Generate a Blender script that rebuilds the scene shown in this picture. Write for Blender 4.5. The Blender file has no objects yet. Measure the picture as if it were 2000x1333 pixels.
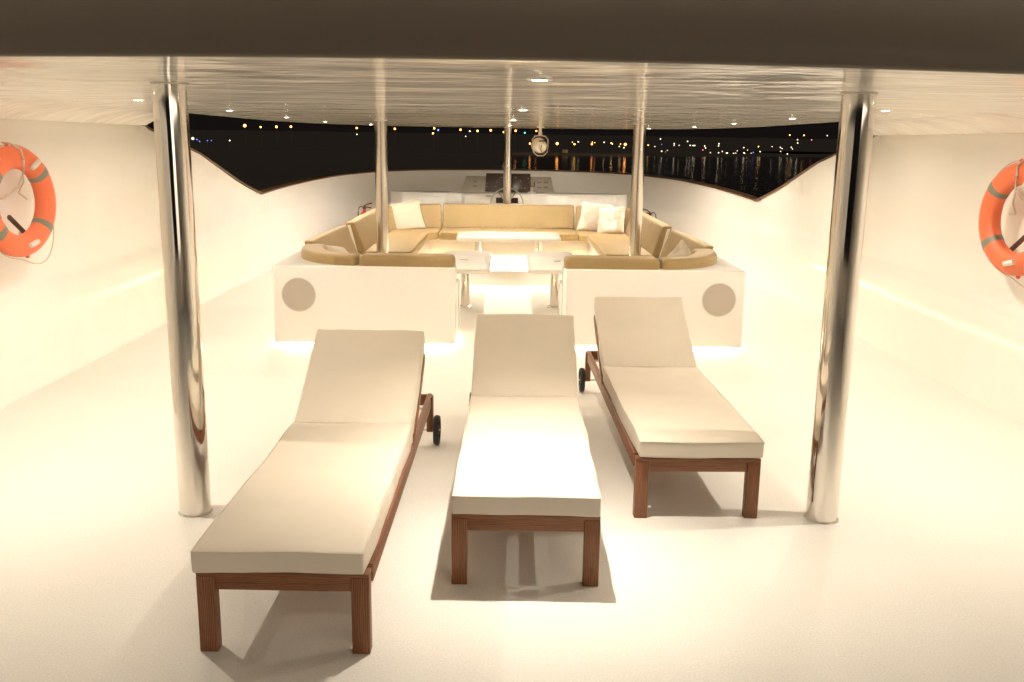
import bpy, bmesh, math, random
from mathutils import Vector, Matrix, noise
R = math.radians
PI = math.pi
sc = bpy.context.scene
col = sc.collection

# ------------------------------------------------------------------ camera
H = 1.9
FPX = 1798.6                      # focal length in pixels of a 2000 px wide picture
cam_d = bpy.data.cameras.new("camera")
cam = bpy.data.objects.new("camera", cam_d)
col.objects.link(cam)
cam_d.sensor_width = 36.0
cam_d.lens = 36.0 * FPX / 2000.0
cam_d.clip_start = 0.05
cam_d.clip_end = 6000
pit, rol, yaw = R(12.1214), R(0.792), R(0.4368)
cam.matrix_world = (Matrix.Translation((-0.0325, 0, H)) @ Matrix.Rotation(-yaw, 4, 'Z')
                    @ Matrix.Rotation(PI / 2 - pit, 4, 'X') @ Matrix.Rotation(rol, 4, 'Z'))
sc.camera = cam

# ------------------------------------------------------------------ world (night), added aft fill, exposure
world = bpy.data.worlds.new("World")
sc.world = world
world.use_nodes = True
wn = world.node_tree.nodes
wbg = wn['Background']
wbg.inputs['Color'].default_value = (1.0, 0.80, 0.72, 1)
wbg.inputs['Strength'].default_value = 0.0045
# added aft fill without a real source, brightens cushion and box fronts
sun_d = bpy.data.lights.new('aft_fill_light', 'SUN')
sun_d.energy = 1.15
sun_d.angle = R(55)
sun_d.color = (1.0, 0.86, 0.68)
sun = bpy.data.objects.new('aft_fill_light', sun_d)
col.objects.link(sun)
sun.rotation_euler = (R(90 - 15), 0, R(38))
sc.view_settings.view_transform = 'Standard'
sc.view_settings.look = 'None'
sc.view_settings.exposure = 0.56
sc.view_settings.gamma = 1.0
sc.view_settings.use_curve_mapping = False
cy = sc.cycles
cy.max_bounces = 10
cy.diffuse_bounces = 9
cy.glossy_bounces = 6
cy.caustics_reflective = False
cy.caustics_refractive = False
cy.sample_clamp_indirect = 6.0
cy.use_denoising = True
cy.use_light_tree = True

WARM = (1.0, 0.89, 0.74)
DOWN_W = 17.0
LED_E = 30.0

# ------------------------------------------------------------------ materials
def nodes(name):
    m = bpy.data.materials.new(name)
    m.use_nodes = True
    nt = m.node_tree
    return m, nt, nt.nodes['Principled BSDF']

def setp(b, **k):
    for a, v in k.items():
        a = a.replace('_', ' ')
        if a in b.inputs:
            b.inputs[a].default_value = (*v, 1) if isinstance(v, tuple) and len(v) == 3 else v

def bump(nt, b, scale, dist, detail=2.0, stretch=(1, 1, 1), strength=1.0, coord='Object', prev=None):
    tc = nt.nodes.new('ShaderNodeTexCoord')
    mp = nt.nodes.new('ShaderNodeMapping')
    mp.inputs['Scale'].default_value = stretch
    n = nt.nodes.new('ShaderNodeTexNoise')
    n.inputs['Scale'].default_value = scale
    n.inputs['Detail'].default_value = detail
    bp = nt.nodes.new('ShaderNodeBump')
    bp.inputs['Distance'].default_value = dist
    bp.inputs['Strength'].default_value = strength
    nt.links.new(tc.outputs[coord], mp.inputs[0])
    nt.links.new(mp.outputs[0], n.inputs['Vector'])
    nt.links.new(n.outputs['Fac'], bp.inputs['Height'])
    if prev: nt.links.new(prev.outputs[0], bp.inputs['Normal'])
    nt.links.new(bp.outputs[0], b.inputs['Normal'])
    return n, bp

def mottled(nt, b, c1, c2, scale, detail=4, stretch=(1, 1, 1), lo=.35, hi=.65):
    tc = nt.nodes.new('ShaderNodeTexCoord')
    mp = nt.nodes.new('ShaderNodeMapping')
    mp.inputs['Scale'].default_value = stretch
    n = nt.nodes.new('ShaderNodeTexNoise')
    n.inputs['Scale'].default_value = scale
    n.inputs['Detail'].default_value = detail
    r = nt.nodes.new('ShaderNodeValToRGB')
    r.color_ramp.elements[0].position = lo
    r.color_ramp.elements[1].position = hi
    r.color_ramp.elements[0].color = (*c1, 1)
    r.color_ramp.elements[1].color = (*c2, 1)
    nt.links.new(tc.outputs['Object'], mp.inputs[0])
    nt.links.new(mp.outputs[0], n.inputs['Vector'])
    nt.links.new(n.outputs['Fac'], r.inputs[0])
    nt.links.new(r.outputs[0], b.inputs['Base Color'])
    return r

M = {}
GEL = (0.89, 0.865, 0.82)
def gelcoat(name, c=GEL, rough=0.12, bs=1.6, bd=0.004, stretch=(1, 1, 1), detail=1.5):
    m, nt, b = nodes(name)
    mottled(nt, b, tuple(v * .975 for v in c), c, 0.9)
    setp(b, Roughness=rough, IOR=1.5, Coat_Weight=0.0)
    bump(nt, b, bs, bd, detail, stretch)
    M[name] = m
gelcoat('gelcoat')
gelcoat('wall_gelcoat', rough=0.095, bs=1.3, bd=0.010, detail=2.5)
gelcoat('ceiling_gelcoat', c=(.95, .93, .89), rough=0.09, bs=2.0, bd=0.020, detail=3.5, stretch=(.8, 1.2, 1))
setp(M['ceiling_gelcoat'].node_tree.nodes['Principled BSDF'], Specular_IOR_Level=.17)
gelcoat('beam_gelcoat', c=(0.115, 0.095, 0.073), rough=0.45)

m, nt, b = nodes('nonskid')
mottled(nt, b, (0.79, 0.765, 0.715), (0.83, 0.805, 0.755), 0.8, 6)
setp(b, Roughness=0.55)
lnk = b.inputs['Base Color'].links[0].from_socket
tc = nt.nodes.new('ShaderNodeTexCoord')
sn = nt.nodes.new('ShaderNodeTexNoise'); sn.inputs['Scale'].default_value = 130; sn.inputs['Detail'].default_value = 2
sr = nt.nodes.new('ShaderNodeValToRGB'); sr.color_ramp.elements[0].position = .30; sr.color_ramp.elements[1].position = .62
sr.color_ramp.elements[0].color = (.86, .86, .86, 1); sr.color_ramp.elements[1].color = (1, 1, 1, 1)
sm_ = nt.nodes.new('ShaderNodeMix'); sm_.data_type = 'RGBA'; sm_.blend_type = 'MULTIPLY'; sm_.inputs[0].default_value = 1
nt.links.new(tc.outputs['Object'], sn.inputs['Vector']); nt.links.new(sn.outputs['Fac'], sr.inputs[0])
nt.links.new(lnk, sm_.inputs[6]); nt.links.new(sr.outputs[0], sm_.inputs[7]); nt.links.new(sm_.outputs[2], b.inputs['Base Color'])
n1, b1 = bump(nt, b, 260, 0.0012, 2)
bump(nt, b, 1.2, 0.004, 2, prev=b1)
M['nonskid'] = m

m, nt, b = nodes('steel')
setp(b, Base_Color=(0.78, 0.74, 0.68), Metallic=1.0, Roughness=0.085)
bump(nt, b, 3.0, 0.0022, 2, (1, 1, .4))
M['steel'] = m
m, nt, b = nodes('brushed_steel')
setp(b, Base_Color=(0.80, 0.75, 0.68), Metallic=1.0, Roughness=0.24)
bump(nt, b, 3.0, 0.002, 2, (1, 1, .4))
M['brushed_steel'] = m
m, nt, b = nodes('satin_steel')
setp(b, Base_Color=(0.55, 0.52, 0.47), Metallic=1.0, Roughness=0.35)
M['satin_steel'] = m

m, nt, b = nodes('wood')
tc = nt.nodes.new('ShaderNodeTexCoord')
mp = nt.nodes.new('ShaderNodeMapping'); mp.inputs['Scale'].default_value = (9, 1, 9)
ns = nt.nodes.new('ShaderNodeTexNoise'); ns.inputs['Scale'].default_value = 3.5; ns.inputs['Detail'].default_value = 6
wv = nt.nodes.new('ShaderNodeTexWave'); wv.wave_type = 'BANDS'; wv.bands_direction = 'X'
wv.inputs['Scale'].default_value = 5; wv.inputs['Distortion'].default_value = 7; wv.inputs['Detail'].default_value = 3
mx = nt.nodes.new('ShaderNodeMix'); mx.data_type = 'FLOAT'; mx.inputs[0].default_value = 0.45
rp = nt.nodes.new('ShaderNodeValToRGB')
rp.color_ramp.elements[0].position = .25; rp.color_ramp.elements[0].color = (0.105, 0.038, 0.014, 1)
rp.color_ramp.elements[1].position = .75; rp.color_ramp.elements[1].color = (0.29, 0.110, 0.041, 1)
nt.links.new(tc.outputs['UV'], mp.inputs[0])
nt.links.new(mp.outputs[0], ns.inputs['Vector']); nt.links.new(mp.outputs[0], wv.inputs['Vector'])
nt.links.new(ns.outputs['Fac'], mx.inputs[2]); nt.links.new(wv.outputs['Fac'], mx.inputs[3])
nt.links.new(mx.outputs[0], rp.inputs[0]); nt.links.new(rp.outputs[0], b.inputs['Base Color'])
bp = nt.nodes.new('ShaderNodeBump'); bp.inputs['Distance'].default_value = .0012
nt.links.new(mx.outputs[0], bp.inputs['Height']); nt.links.new(bp.outputs[0], b.inputs['Normal'])
setp(b, Roughness=0.42)
M['wood'] = m

def fabric(name, c, weave=900, wrinkle=.004, ws=3.0, rough=.85):
    m, nt, b = nodes(name)
    mottled(nt, b, tuple(v * .94 for v in c), c, 2.2, 5)
    setp(b, Roughness=rough, Sheen_Weight=.12)
    n1, b1 = bump(nt, b, weave, .0004, 1)
    bump(nt, b, ws, wrinkle, 3, prev=b1)
    M[name] = m
fabric('canvas', (0.67, 0.605, 0.51), wrinkle=.004, ws=2.2)
fabric('tan_fabric', (0.30, 0.205, 0.083), wrinkle=.003, ws=4, rough=.6)
fabric('pillow_fabric', (0.56, 0.50, 0.41), wrinkle=.02, ws=7)
fabric('grille_cloth', (0.50, 0.445, 0.375), weave=1200, wrinkle=0)
fabric('rope', (0.60, 0.52, 0.42), weave=300, wrinkle=0)

def plain(name, c, rough=.5, metal=0, emit=None, es=0, spec=.5):
    m, nt, b = nodes(name)
    mottled(nt, b, tuple(v * .9 for v in c), c, 6)
    setp(b, Roughness=rough, Metallic=metal)
    if emit:
        setp(b, Emission_Color=emit, Emission_Strength=es)
    M[name] = m
plain('orange_plastic', (0.74, 0.165, 0.065), .5)
plain('grey_tape', (0.20, 0.21, 0.16), .5)
plain('rubber', (0.018, 0.018, 0.017), .6)
plain('hub_plastic', (0.06, 0.05, 0.035), .5)
plain('dark_panel', (0.035, 0.018, 0.016), .25)
plain('grey_panel', (0.30, 0.275, 0.235), .4)
plain('print_ink', (0.08, 0.07, 0.06), .6)
plain('red_paint', (0.42, 0.018, 0.012), .3)
plain('black_plastic', (0.012, 0.011, 0.010), .4)
plain('trim_brown', (0.10, 0.045, 0.018), .45)
plain('brown_strap', (0.09, 0.038, 0.020), .5)
plain('white_enamel', (0.74, 0.71, 0.64), .25)
plain('sealant', (0.66, 0.62, 0.55), .7)
plain('screen_mark', (0.16, 0.10, 0.09), .5)
plain('lamp_lens', (0.9, 0.85, 0.7), .4, emit=(1.0, 0.90, 0.70), es=30)
plain('led_tape', (0.9, 0.85, 0.7), .4, emit=(1.0, 0.82, 0.56), es=LED_E)
plain('night_land', (0.035, 0.026, 0.018), .95)
plain('sand', (0.10, 0.075, 0.05), .95)
plain('dark_pole', (0.03, 0.025, 0.02), .6)
plain('hut_wall', (0.30, 0.22, 0.13), .8)
EM = {}
for k, c, s in (('O', (1.0, .34, .07), 7), ('Y', (1.0, .55, .08), 6), ('W', (1.0, .80, .50), 4), ('B', (.12, .2, 1.0), 2.5), ('T', (.12, .8, .6), 4), ('R', (.9, .15, .15), 3)):
    plain('night_lamp_' + k, (.5, .5, .5), .5, emit=c, es=s)
    EM[k] = M['night_lamp_' + k]
m, nt, b = nodes('sea')
setp(b, Base_Color=(0.004, 0.004, 0.005), Roughness=0.10, IOR=1.33)
bump(nt, b, .55, .10, 3, (1, .35, 1))
M['sea'] = m

# ------------------------------------------------------------------ helpers
def link(name, bm, mat, parent=None, smooth=30):
    bmesh.ops.recalc_face_normals(bm, faces=bm.faces[:])
    me = bpy.data.meshes.new(name)
    bm.to_mesh(me); bm.free()
    if smooth:
        for p in me.polygons: p.use_smooth = True
        me.set_sharp_from_angle(angle=R(smooth))
    me.materials.append(M[mat] if isinstance(mat, str) else mat)
    o = bpy.data.objects.new(name, me)
    col.objects.link(o)
    if parent is not None: o.parent = parent
    return o

def tag(o, label=None, cat=None, group=None, kind=None):
    if label: o['label'] = label
    if cat: o['category'] = cat
    if group: o['group'] = group
    if kind: o['kind'] = kind
    return o

def thing(name, label, cat, loc=(0, 0, 0), rz=0, group=None):
    o = bpy.data.objects.new(name, None)
    o.empty_display_size = .1
    col.objects.link(o)
    o.location = loc
    o.rotation_euler = (0, 0, rz)
    return tag(o, label, cat, group)

def copy_tree(o, parent=None):
    c = o.copy()
    col.objects.link(c)
    if parent is not None: c.parent = parent
    for ch in [x for x in o.children]:
        copy_tree(ch, c)
    return c

def merge(bm, other):
    me = bpy.data.meshes.new('tmp'); other.to_mesh(me); other.free()
    bm.from_mesh(me); bpy.data.meshes.remove(me)

def box(bm, c, s, bev=0.0, mat=None, seg=2):
    """box centred at c with size s, bevelled; UV along its longest side"""
    b2 = bmesh.new()
    bmesh.ops.create_cube(b2, size=1)
    for v in b2.verts: v.co = Vector((v.co.x * s[0], v.co.y * s[1], v.co.z * s[2]))
    if bev: bmesh.ops.bevel(b2, geom=b2.edges[:] , offset=bev, segments=seg, affect='EDGES', profile=.5)
    uv = b2.loops.layers.uv.new('UVMap')
    ax = max(range(3), key=lambda i: s[i]); oth = [i for i in range(3) if i != ax]
    off = (c[0] * 3.1 + c[1] * 1.7 + c[2] * 2.3)
    for f in b2.faces:
        n = f.normal; k = oth[0] if abs(n[oth[0]]) < abs(n[oth[1]]) else oth[1]
        for l in f.loops: l[uv].uv = (l.vert.co[k] + off, l.vert.co[ax] + off)
    if mat is not None:
        for v in b2.verts: v.co = mat @ v.co
    for v in b2.verts: v.co += Vector(c)
    merge(bm, b2)
    return bm

def bx(c, s, bev=0.0, mat=None):
    return box(bmesh.new(), c, s, bev, mat)

def tube(bm, pts, r, n=10, caps=True, closed=False, radii=None):
    pts = [Vector(p) for p in pts]
    rings = []
    N = len(pts)
    up = Vector((0, 0, 1))
    for i, p in enumerate(pts):
        if closed: t = pts[(i + 1) % N] - pts[i - 1]
        else: t = pts[min(i + 1, N - 1)] - pts[max(i - 1, 0)]
        t.normalize()
        a = t.cross(up)
        if a.length < 1e-3: a = t.cross(Vector((1, 0, 0)))
        a.normalize(); c = a.cross(t).normalized()
        rr = radii[i] if radii else r
        rings.append([bm.verts.new(p + rr * (math.cos(2 * PI * k / n) * a + math.sin(2 * PI * k / n) * c)) for k in range(n)])
    for i in range(N if closed else N - 1):
        A, B = rings[i], rings[(i + 1) % N]
        for k in range(n):
            bm.faces.new((A[k], A[(k + 1) % n], B[(k + 1) % n], B[k]))
    if caps and not closed:
        bm.faces.new(rings[0]); bm.faces.new(rings[-1][::-1])
    return bm

def lathe(bm, prof, n=32, mat=None, cap=True):
    """prof: list of (r, z); around z axis, then transformed by mat"""
    mat = mat or Matrix()
    rings = []
    for r, z in prof:
        rings.append([bm.verts.new(mat @ Vector((r * math.cos(2 * PI * k / n), r * math.sin(2 * PI * k / n), z))) for k in range(n)])
    for A, B in zip(rings, rings[1:]):
        for k in range(n):
            bm.faces.new((A[k], A[(k + 1) % n], B[(k + 1) % n], B[k]))
    if cap:
        bm.faces.new(rings[0][::-1]); bm.faces.new(rings[-1])
    return bm

def prism(bm, poly, z0, z1, bev=0.0, seg=2):
    b2 = bmesh.new()
    vs = [b2.verts.new((x, y, z0)) for x, y in poly]
    f = b2.faces.new(vs)
    r = bmesh.ops.extrude_face_region(b2, geom=[f])
    for v in r['geom']:
        if isinstance(v, bmesh.types.BMVert): v.co.z = z1
    bmesh.ops.recalc_face_normals(b2, faces=b2.faces[:])
    if bev:
        es = [e for e in b2.edges if len(e.link_faces) == 2 and abs(e.calc_face_angle(0)) > .6]
        bmesh.ops.bevel(b2, geom=es, offset=bev, segments=seg, affect='EDGES', profile=.5)
    merge(bm, b2)
    return bm

def axis_pts(L, r, n):
    e = [0, r * .12, r * .3, r * .6, r]
    mid = [r + (L - 2 * r) * k / n for k in range(1, n)]
    return e + mid + [L - v for v in e[::-1]]

def rbox(size, r, n, fn, seed=0, wr=0.0, wscale=2.5, puff=0.0):
    """a rounded soft box of the given size (local origin at its lower corner); fn maps local -> final"""
    X, Y, Z = (axis_pts(size[i], r, n[i]) for i in range(3))
    bm = bmesh.new()
    cache = {}
    def V(i, j, k):
        key = (i, j, k)
        if key not in cache:
            p = Vector((X[i], Y[j], Z[k]))
            q = Vector([min(max(p[a], r), size[a] - r) for a in range(3)])
            d = p - q
            if d.length > 1e-9: p = q + d.normalized() * r
            if puff:
                u = (X[i] / size[0]) * 2 - 1; v = (Y[j] / size[1]) * 2 - 1
                w = (Z[k] / size[2]) * 2 - 1
                p.z += puff * w * (1 - u ** 4) * (1 - v ** 4)
            if wr:
                s = Vector((seed * 7.1, seed * 3.3, 1.7))
                d2 = noise.noise_vector((p * wscale + s))
                p += wr * d2 + wr * .4 * noise.noise_vector(p * wscale * 3.1 + s)
            cache[key] = bm.verts.new(fn(p))
        return cache[key]
    nx, ny, nz = len(X) - 1, len(Y) - 1, len(Z) - 1
    for i in range(nx):
        for j in range(ny):
            bm.faces.new((V(i, j, 0), V(i, j + 1, 0), V(i + 1, j + 1, 0), V(i + 1, j, 0)))
            bm.faces.new((V(i, j, nz), V(i + 1, j, nz), V(i + 1, j + 1, nz), V(i, j + 1, nz)))
    for i in range(nx):
        for k in range(nz):
            bm.faces.new((V(i, 0, k), V(i + 1, 0, k), V(i + 1, 0, k + 1), V(i, 0, k + 1)))
            bm.faces.new((V(i, ny, k), V(i, ny, k + 1), V(i + 1, ny, k + 1), V(i + 1, ny, k)))
    for j in range(ny):
        for k in range(nz):
            bm.faces.new((V(0, j, k), V(0, j, k + 1), V(0, j + 1, k + 1), V(0, j + 1, k)))
            bm.faces.new((V(nx, j, k), V(nx, j + 1, k), V(nx, j + 1, k + 1), V(nx, j, k + 1)))
    return bm

def grid(bm, rows):
    vs = [[bm.verts.new(p) for p in r] for r in rows]
    for a, b_ in zip(vs, vs[1:]):
        for k in range(len(a) - 1):
            bm.faces.new((a[k], a[k + 1], b_[k + 1], b_[k]))
    return vs

def lerp(a, b, t): return a + (b - a) * t
def interp(tab, x):
    for (a, va), (b, vb) in zip(tab, tab[1:]):
        if x <= b:
            return lerp(va, vb, max(0, (x - a) / (b - a)))
    return tab[-1][1]

# ================================================================== SETTING
# sky is the world; water and far shore
WZ = -7.0
bm = bmesh.new()
grid(bm, [[(x, y, WZ) for x in (-3000, -1000, 0, 1000, 3000)] for y in (-300, 200, 500, 900, 2500)])
tag(link('water', bm, 'sea'), kind='structure')
bm = bmesh.new()
rows = []
for y, z in ((738, -7.3), (742, -6.3), (752, -5.6), (800, -5.2), (880, -4.9), (960, -3), (1100, 6), (1500, 16)):
    rows.append([(x, y + 8 * math.sin(x * .021) + 5 * math.sin(x * .067) + (8 if x < 0 else 0) + max(0, (x - 105)) * .9 * (1 if y < 900 else .3), z + .35 * math.sin(x * .05 + y)) for x in range(-900, 901, 20)])
grid(bm, rows)
tag(link('shore', bm, 'night_land'), kind='structure')
bm = bmesh.new()
rows = []
for y, z in ((736, -7.2), (740, -6.1), (749, -5.3), (757, -5.25)):
    rows.append([(x, y + 8 * math.sin(x * .021) + 5 * math.sin(x * .067), z) for x in range(-5, 101, 5)])
grid(bm, rows)
tag(link('beach', bm, 'sand'), kind='structure')

bm = bmesh.new()
rows = []
for y, z in ((120, -7.3), (126, -6.7), (160, -6.5), (400, -6.4), (735, -6.2), (760, -6.0)):
    rows.append([(lerp(-900, (y - 60) * .004 - 2 + 3 * math.sin(y * .01), (k / 20) ** .6), y + (1 - k / 20) * 6 * math.sin(k * 1.3), z + (.15 * math.sin(k * 1.7) if y > 130 else 0)) for k in range(21)])
grid(bm, rows)
tag(link('near_shore', bm, 'night_land'), kind='structure')

# unseen aft bulwark added behind the camera to bounce light onto front faces
bm = bmesh.new()
rows = []
for k in range(0, 25):
    a = PI * k / 24
    x = -3.6 * math.cos(a); y = -1.1 - .7 * math.sin(a) ** .8
    rows.append([(x, y, 0), (x, y, .06), (x * 1.005, y - .02, .3), (x * 1.01, y - .03, .55), (x * 1.02, y - .12, .57), (x * 1.03, y - .16, .5), (x * 1.04, y - .2, -1)])
grid(bm, rows)
tag(link('aft_bounce_bulwark', bm, 'wall_gelcoat', smooth=50), kind='structure')

# deck floor
bm = bmesh.new()
rows = []
for k in range(0, 48):
    y = -5 + k * .5
    y = min(y, 18.5)
    w = 3.65 if y <= 12.6 else 3.6 * max(0, math.cos(math.asin(min(1, (y - 12.6) / 5.9)))) ** .60 + .05
    rows.append([(w * t / 8, y, 0) for t in range(-8, 9)])
    if y >= 18.5: break
grid(bm, rows)
tag(link('deck_floor', bm, 'nonskid', smooth=60), kind='structure')

# side walls + bow bulwark: plan path from aft to bow, height of the top edge along it
def plan(t):
    """t in metres along the hull side; returns x (starboard positive), y"""
    if t <= 12.6: return 3.60, t
    a = min(1.0, (t - 12.6) / 7.4) * PI / 2
    return 3.60 * math.cos(a) ** .60 if a < PI / 2 - 1e-6 else 0.0, 12.6 + 5.9 * math.sin(a) ** 1.0
def frame_at(t):
    t = min(t, 20.0)
    x, y = plan(t)
    x2, y2 = plan(min(t + .01, 20.0)); x1, y1 = plan(t - .01)
    tx, ty = x2 - x1, y2 - y1
    L = math.hypot(tx, ty) or 1
    if t > 19.99: return x, y, 0.0, 1.0
    return x, y, ty / L, -tx / L
RIM = [(9.33, 2.02), (9.45, 1.985), (10.2, 1.86), (11.0, 1.72), (12.0, 1.47), (12.8, 1.27), (13.35, 1.125), (13.9, 1.165), (15.0, 1.235), (16.2, 1.30), (17.6, 1.345), (20.0, 1.38)]
# wall profile: (z fraction or absolute, offset outward)
def wall_off(z):
    tab = [(0, 0), (.66, 0), (.72, .005), (.75, .012), (.78, .022), (.81, .032), (.84, .037), (.95, .04), (2.1, .01)]  # knuckle ledge added to the wall shape to catch a downlight streak
    return interp(tab, z)
def ceil_z(x): return 2.165 - .0028 * x * x
def make_side(sgn, name, label):
    bm = bmesh.new()
    ts = [-5, -3, -1, 1, 3, 5, 6, 7, 8, 8.6, 9.0, 9.2] + [9.33, 9.45] + [9.45 + .25 * k for k in range(1, 41)] + [19.6, 19.75, 19.85, 19.92, 19.96, 19.985, 20.0]
    zs = [0, .02, .06, .12, .3, .5, .66, .69, .72, .735, .75, .765, .78, .795, .81, .825, .84, .88, .95, 1.1]
    rows = []
    for t in ts:
        x, y, nx, ny = frame_at(t)
        top = 2.02 if t < 9.33 else interp(RIM, t)
        nz = zs + [1.1 + (top - 1.1) * k / 8 for k in range(1, 9)]
        row = []
        for z in nz:
            o = wall_off(z)
            row.append(Vector((sgn * (x + nx * o), y + ny * o, z)))
        # outer face going down again (thickness)
        if t >= 9.33:
            row += [Vector((sgn * (x + nx * .13), y + ny * .13, top)), Vector((sgn * (x + nx * .16), y + ny * .16, top - .25)), Vector((sgn * (x + nx * .20), y + ny * .20, -1.5))]
        else:
            row += [Vector((sgn * (x + .10), y, top + .16)), Vector((sgn * (x + .16), y, top - .25)), Vector((sgn * (x + .20), y, -1.5))]
        rows.append(row)
    grid(bm, rows)
    o = link(name, bm, 'wall_gelcoat', smooth=50)
    return tag(o, kind='structure')
make_side(-1, 'wall_left', '')
make_side(1, 'wall_right', '')

# brown capping rail along the opening edge (one each side)
def make_cap(sgn, label):
    bm = bmesh.new()
    ts = [9.25, 9.33, 9.45, 9.8, 10.2, 10.6, 11, 11.5, 12, 12.4, 12.8, 13.1, 13.35, 13.6, 13.9, 14.4] + [14.4 + .35 * k for k in range(1, 15)] + [19.5, 19.7, 19.85, 19.92, 19.96, 19.985, 20.0]
    prof = [(-.004, -.006), (-.004, .016), (.14, .016), (.14, -.006)]
    rings = []
    for t in ts:
        x, y, nx, ny = frame_at(t)
        z = interp(RIM, t) + .003
        rings.append([bm.verts.new((sgn * (x + nx * (o + .01)), y + ny * (o + .01), z + dz)) for o, dz in prof])
    for A, B in zip(rings, rings[1:]):
        for k in range(4): bm.faces.new((A[k], A[(k + 1) % 4], B[(k + 1) % 4], B[k]))
    o = link('capping_rail', bm, 'trim_brown', smooth=20)
    tag(o, label, 'rail', 'brown capping rails')
make_cap(-1, 'thin dark brown capping rail on top of the left bulwark edge')
make_cap(1, 'thin dark brown capping rail on top of the right bulwark edge')
for s, L in ((-1, 'left'), (1, 'right')):
    t = thing('deck_cleat', 'small metal fitting on the corner of the %s bulwark rail' % L, 'cleat', (s * 3.62, 13.35, 1.147), 0, 'small rail fittings')
    b2 = bmesh.new(); lathe(b2, [(.03, 0), (.03, .008), (.014, .014), (.012, .03)], 16); link('base', b2, 'satin_steel', t)
    b2 = bmesh.new(); tube(b2, [(0, -.05, .036), (0, 0, .03), (0, .05, .036)], .009, 8); link('bar', b2, 'satin_steel', t)

# hardtop: ceiling sheet with rounded planform, cove into the walls aft, rolled edge forward
def top_x(y):
    if y <= 9.3: return 3.08
    if y <= 10.8: return 3.08
    a = min(1.0, (y - 10.8) / 6.3)
    return 3.08 * (1 - a ** 2.6) ** .62
def aft_y(x): return 3.07 + .035 * x * x + .035 * x
bm = bmesh.new()
NX = 24
rows = []
ys = [0] + [.02 + .98 * (k / 50) for k in range(1, 51)]
yv = []
for k in range(0, 71):
    yv.append(k / 70)
for u in yv:
    row = []
    for i in range(-NX, NX + 1):
        s = i / NX
        yy = 3.0 + u * 14.10
        w = top_x(yy) if yy < 17.09 else 0.05
        x = s * w
        y = yy if u > 0.05 else lerp(aft_y(s * 3.1), 3.0 + .05 * 14.10, u / .05)
        row.append(Vector((x, y, ceil_z(x))))
    rows.append(row)
grid(bm, rows)
# side coves for the walled part: ceiling edge (3.08) -> crease at wall top (3.61, 2.02)
for sg in (-1, 1):
    rr = []
    for y in [aft_y(sg * 3.3) - .02, 4, 5, 6, 7, 8, 8.7, 9.0, 9.15, 9.25, 9.33]:
        row = []
        k = 1.0 if y < 8.7 else math.sqrt(max(0, 1 - ((y - 8.7) / .63) ** 2)) * .85 + .15
        for q in range(0, 9):
            a = q / 8
            x = 3.08 + .53 * (a ** .9); z = 2.02 + (ceil_z(3.08) - 2.02) * (1 - a ** 2.2)
            row.append(Vector((sg * x, y if q < 8 or y < 9.3 else y, z)))
        rr.append(row)
    # the forward end of the cove is cut on a curve
    cut = [Vector((sg * (3.08 + .53 * ((q / 8) ** .9)), 8.75 + .60 * math.sin(q / 8 * PI / 2), rr[0][q].z)) for q in range(9)]
    rr = [r for r in rr if r[0].y < 8.7] + [cut]
    grid(bm, rr)
    # small web between the wall side cut and the sheet edge
bmesh.ops.remove_doubles(bm, verts=bm.verts[:], dist=.002)
ceil = tag(link('ceiling', bm, 'ceiling_gelcoat', smooth=60), kind='structure')
# outer skin of the hardtop (above the ceiling)
bm = bmesh.new()
rows = []
for u in yv:
    yy = 3.0 + u * 14.1
    w = top_x(yy) if yy < 17.09 else 0.05
    w2 = w + .02 + (.5 if yy < 8.9 else max(0, .5 * (1 - (yy - 8.9) / .6)))
    row = [Vector((-w2, yy, ceil_z(w) + .02))]
    for i in range(-12, 13):
        s = i / 12
        x = s * w2 * .98
        y = yy if u > .06 else lerp(aft_y(s * 3.1) + .10, 3.0 + .06 * 14.1, u / .06)
        row.append(Vector((x, y, 2.36 - .006 * x * x)))
    row.append(Vector((w2, yy, ceil_z(w) + .02)))
    rows.append(row)
grid(bm, rows)
tag(link('hardtop_roof', bm, 'beam_gelcoat', smooth=60), kind='structure')
# aft beam: curved face above the ceiling's aft edge, shaped to overhang aft as it rises so its top falls darker
bm = bmesh.new()
rows = []
prof = [(0.06, .002), (.02, -.005), (-.002, -.004), (-.010, .006), (-.014, .05), (-.03, .09), (-.065, .14), (-.12, .19), (-.20, .24), (-.34, .29), (-.34, .34), (.8, .5)]
for i in range(-20, 21):
    x = i / 20 * 4.2
    y0 = aft_y(max(-3.6, min(3.6, x)))
    z0 = ceil_z(x)
    rows.append([Vector((x, y0 + dy, z0 + dz)) for dy, dz in prof])
grid(bm, rows)
tag(link('ceiling_beam', bm, 'beam_gelcoat', smooth=60), kind='structure')

# ================================================================== COLUMNS
def column(x, y, r, ztop, label):
    t = thing('steel_column', label, 'column', (x, y, 0), 0, 'polished steel columns')
    bm = bmesh.new()
    lathe(bm, [(r, 0.0), (r, .4), (r, 1.0), (r, 1.6), (r, ztop + .003)], 48, cap=False)
    link('shaft', bm, 'steel' if y < 6 else 'brushed_steel', t)
    bm = bmesh.new()
    lathe(bm, [(r + .0005, 0.0005), (r + .008, .001), (r + .006, .006), (r + .0005, .010)], 40, cap=False)
    link('base_seal', bm, 'sealant', t)
    bm = bmesh.new()
    lathe(bm, [(r + .0005, ztop - .010), (r + .006, ztop - .005), (r + .008, ztop - .001)], 40, cap=False)
    link('top_seal', bm, 'sealant', t)
column(-1.636, 4.52, .0795, ceil_z(1.64), 'large polished steel column standing beside the nearest left sun lounger')
column(1.636, 4.52, .0795, ceil_z(1.64), 'large polished steel column standing to the right of the right sun lounger')
column(-1.61, 11.75, .078, ceil_z(1.6), 'slim looking steel column rising behind the left end of the tan sofa')
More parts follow.
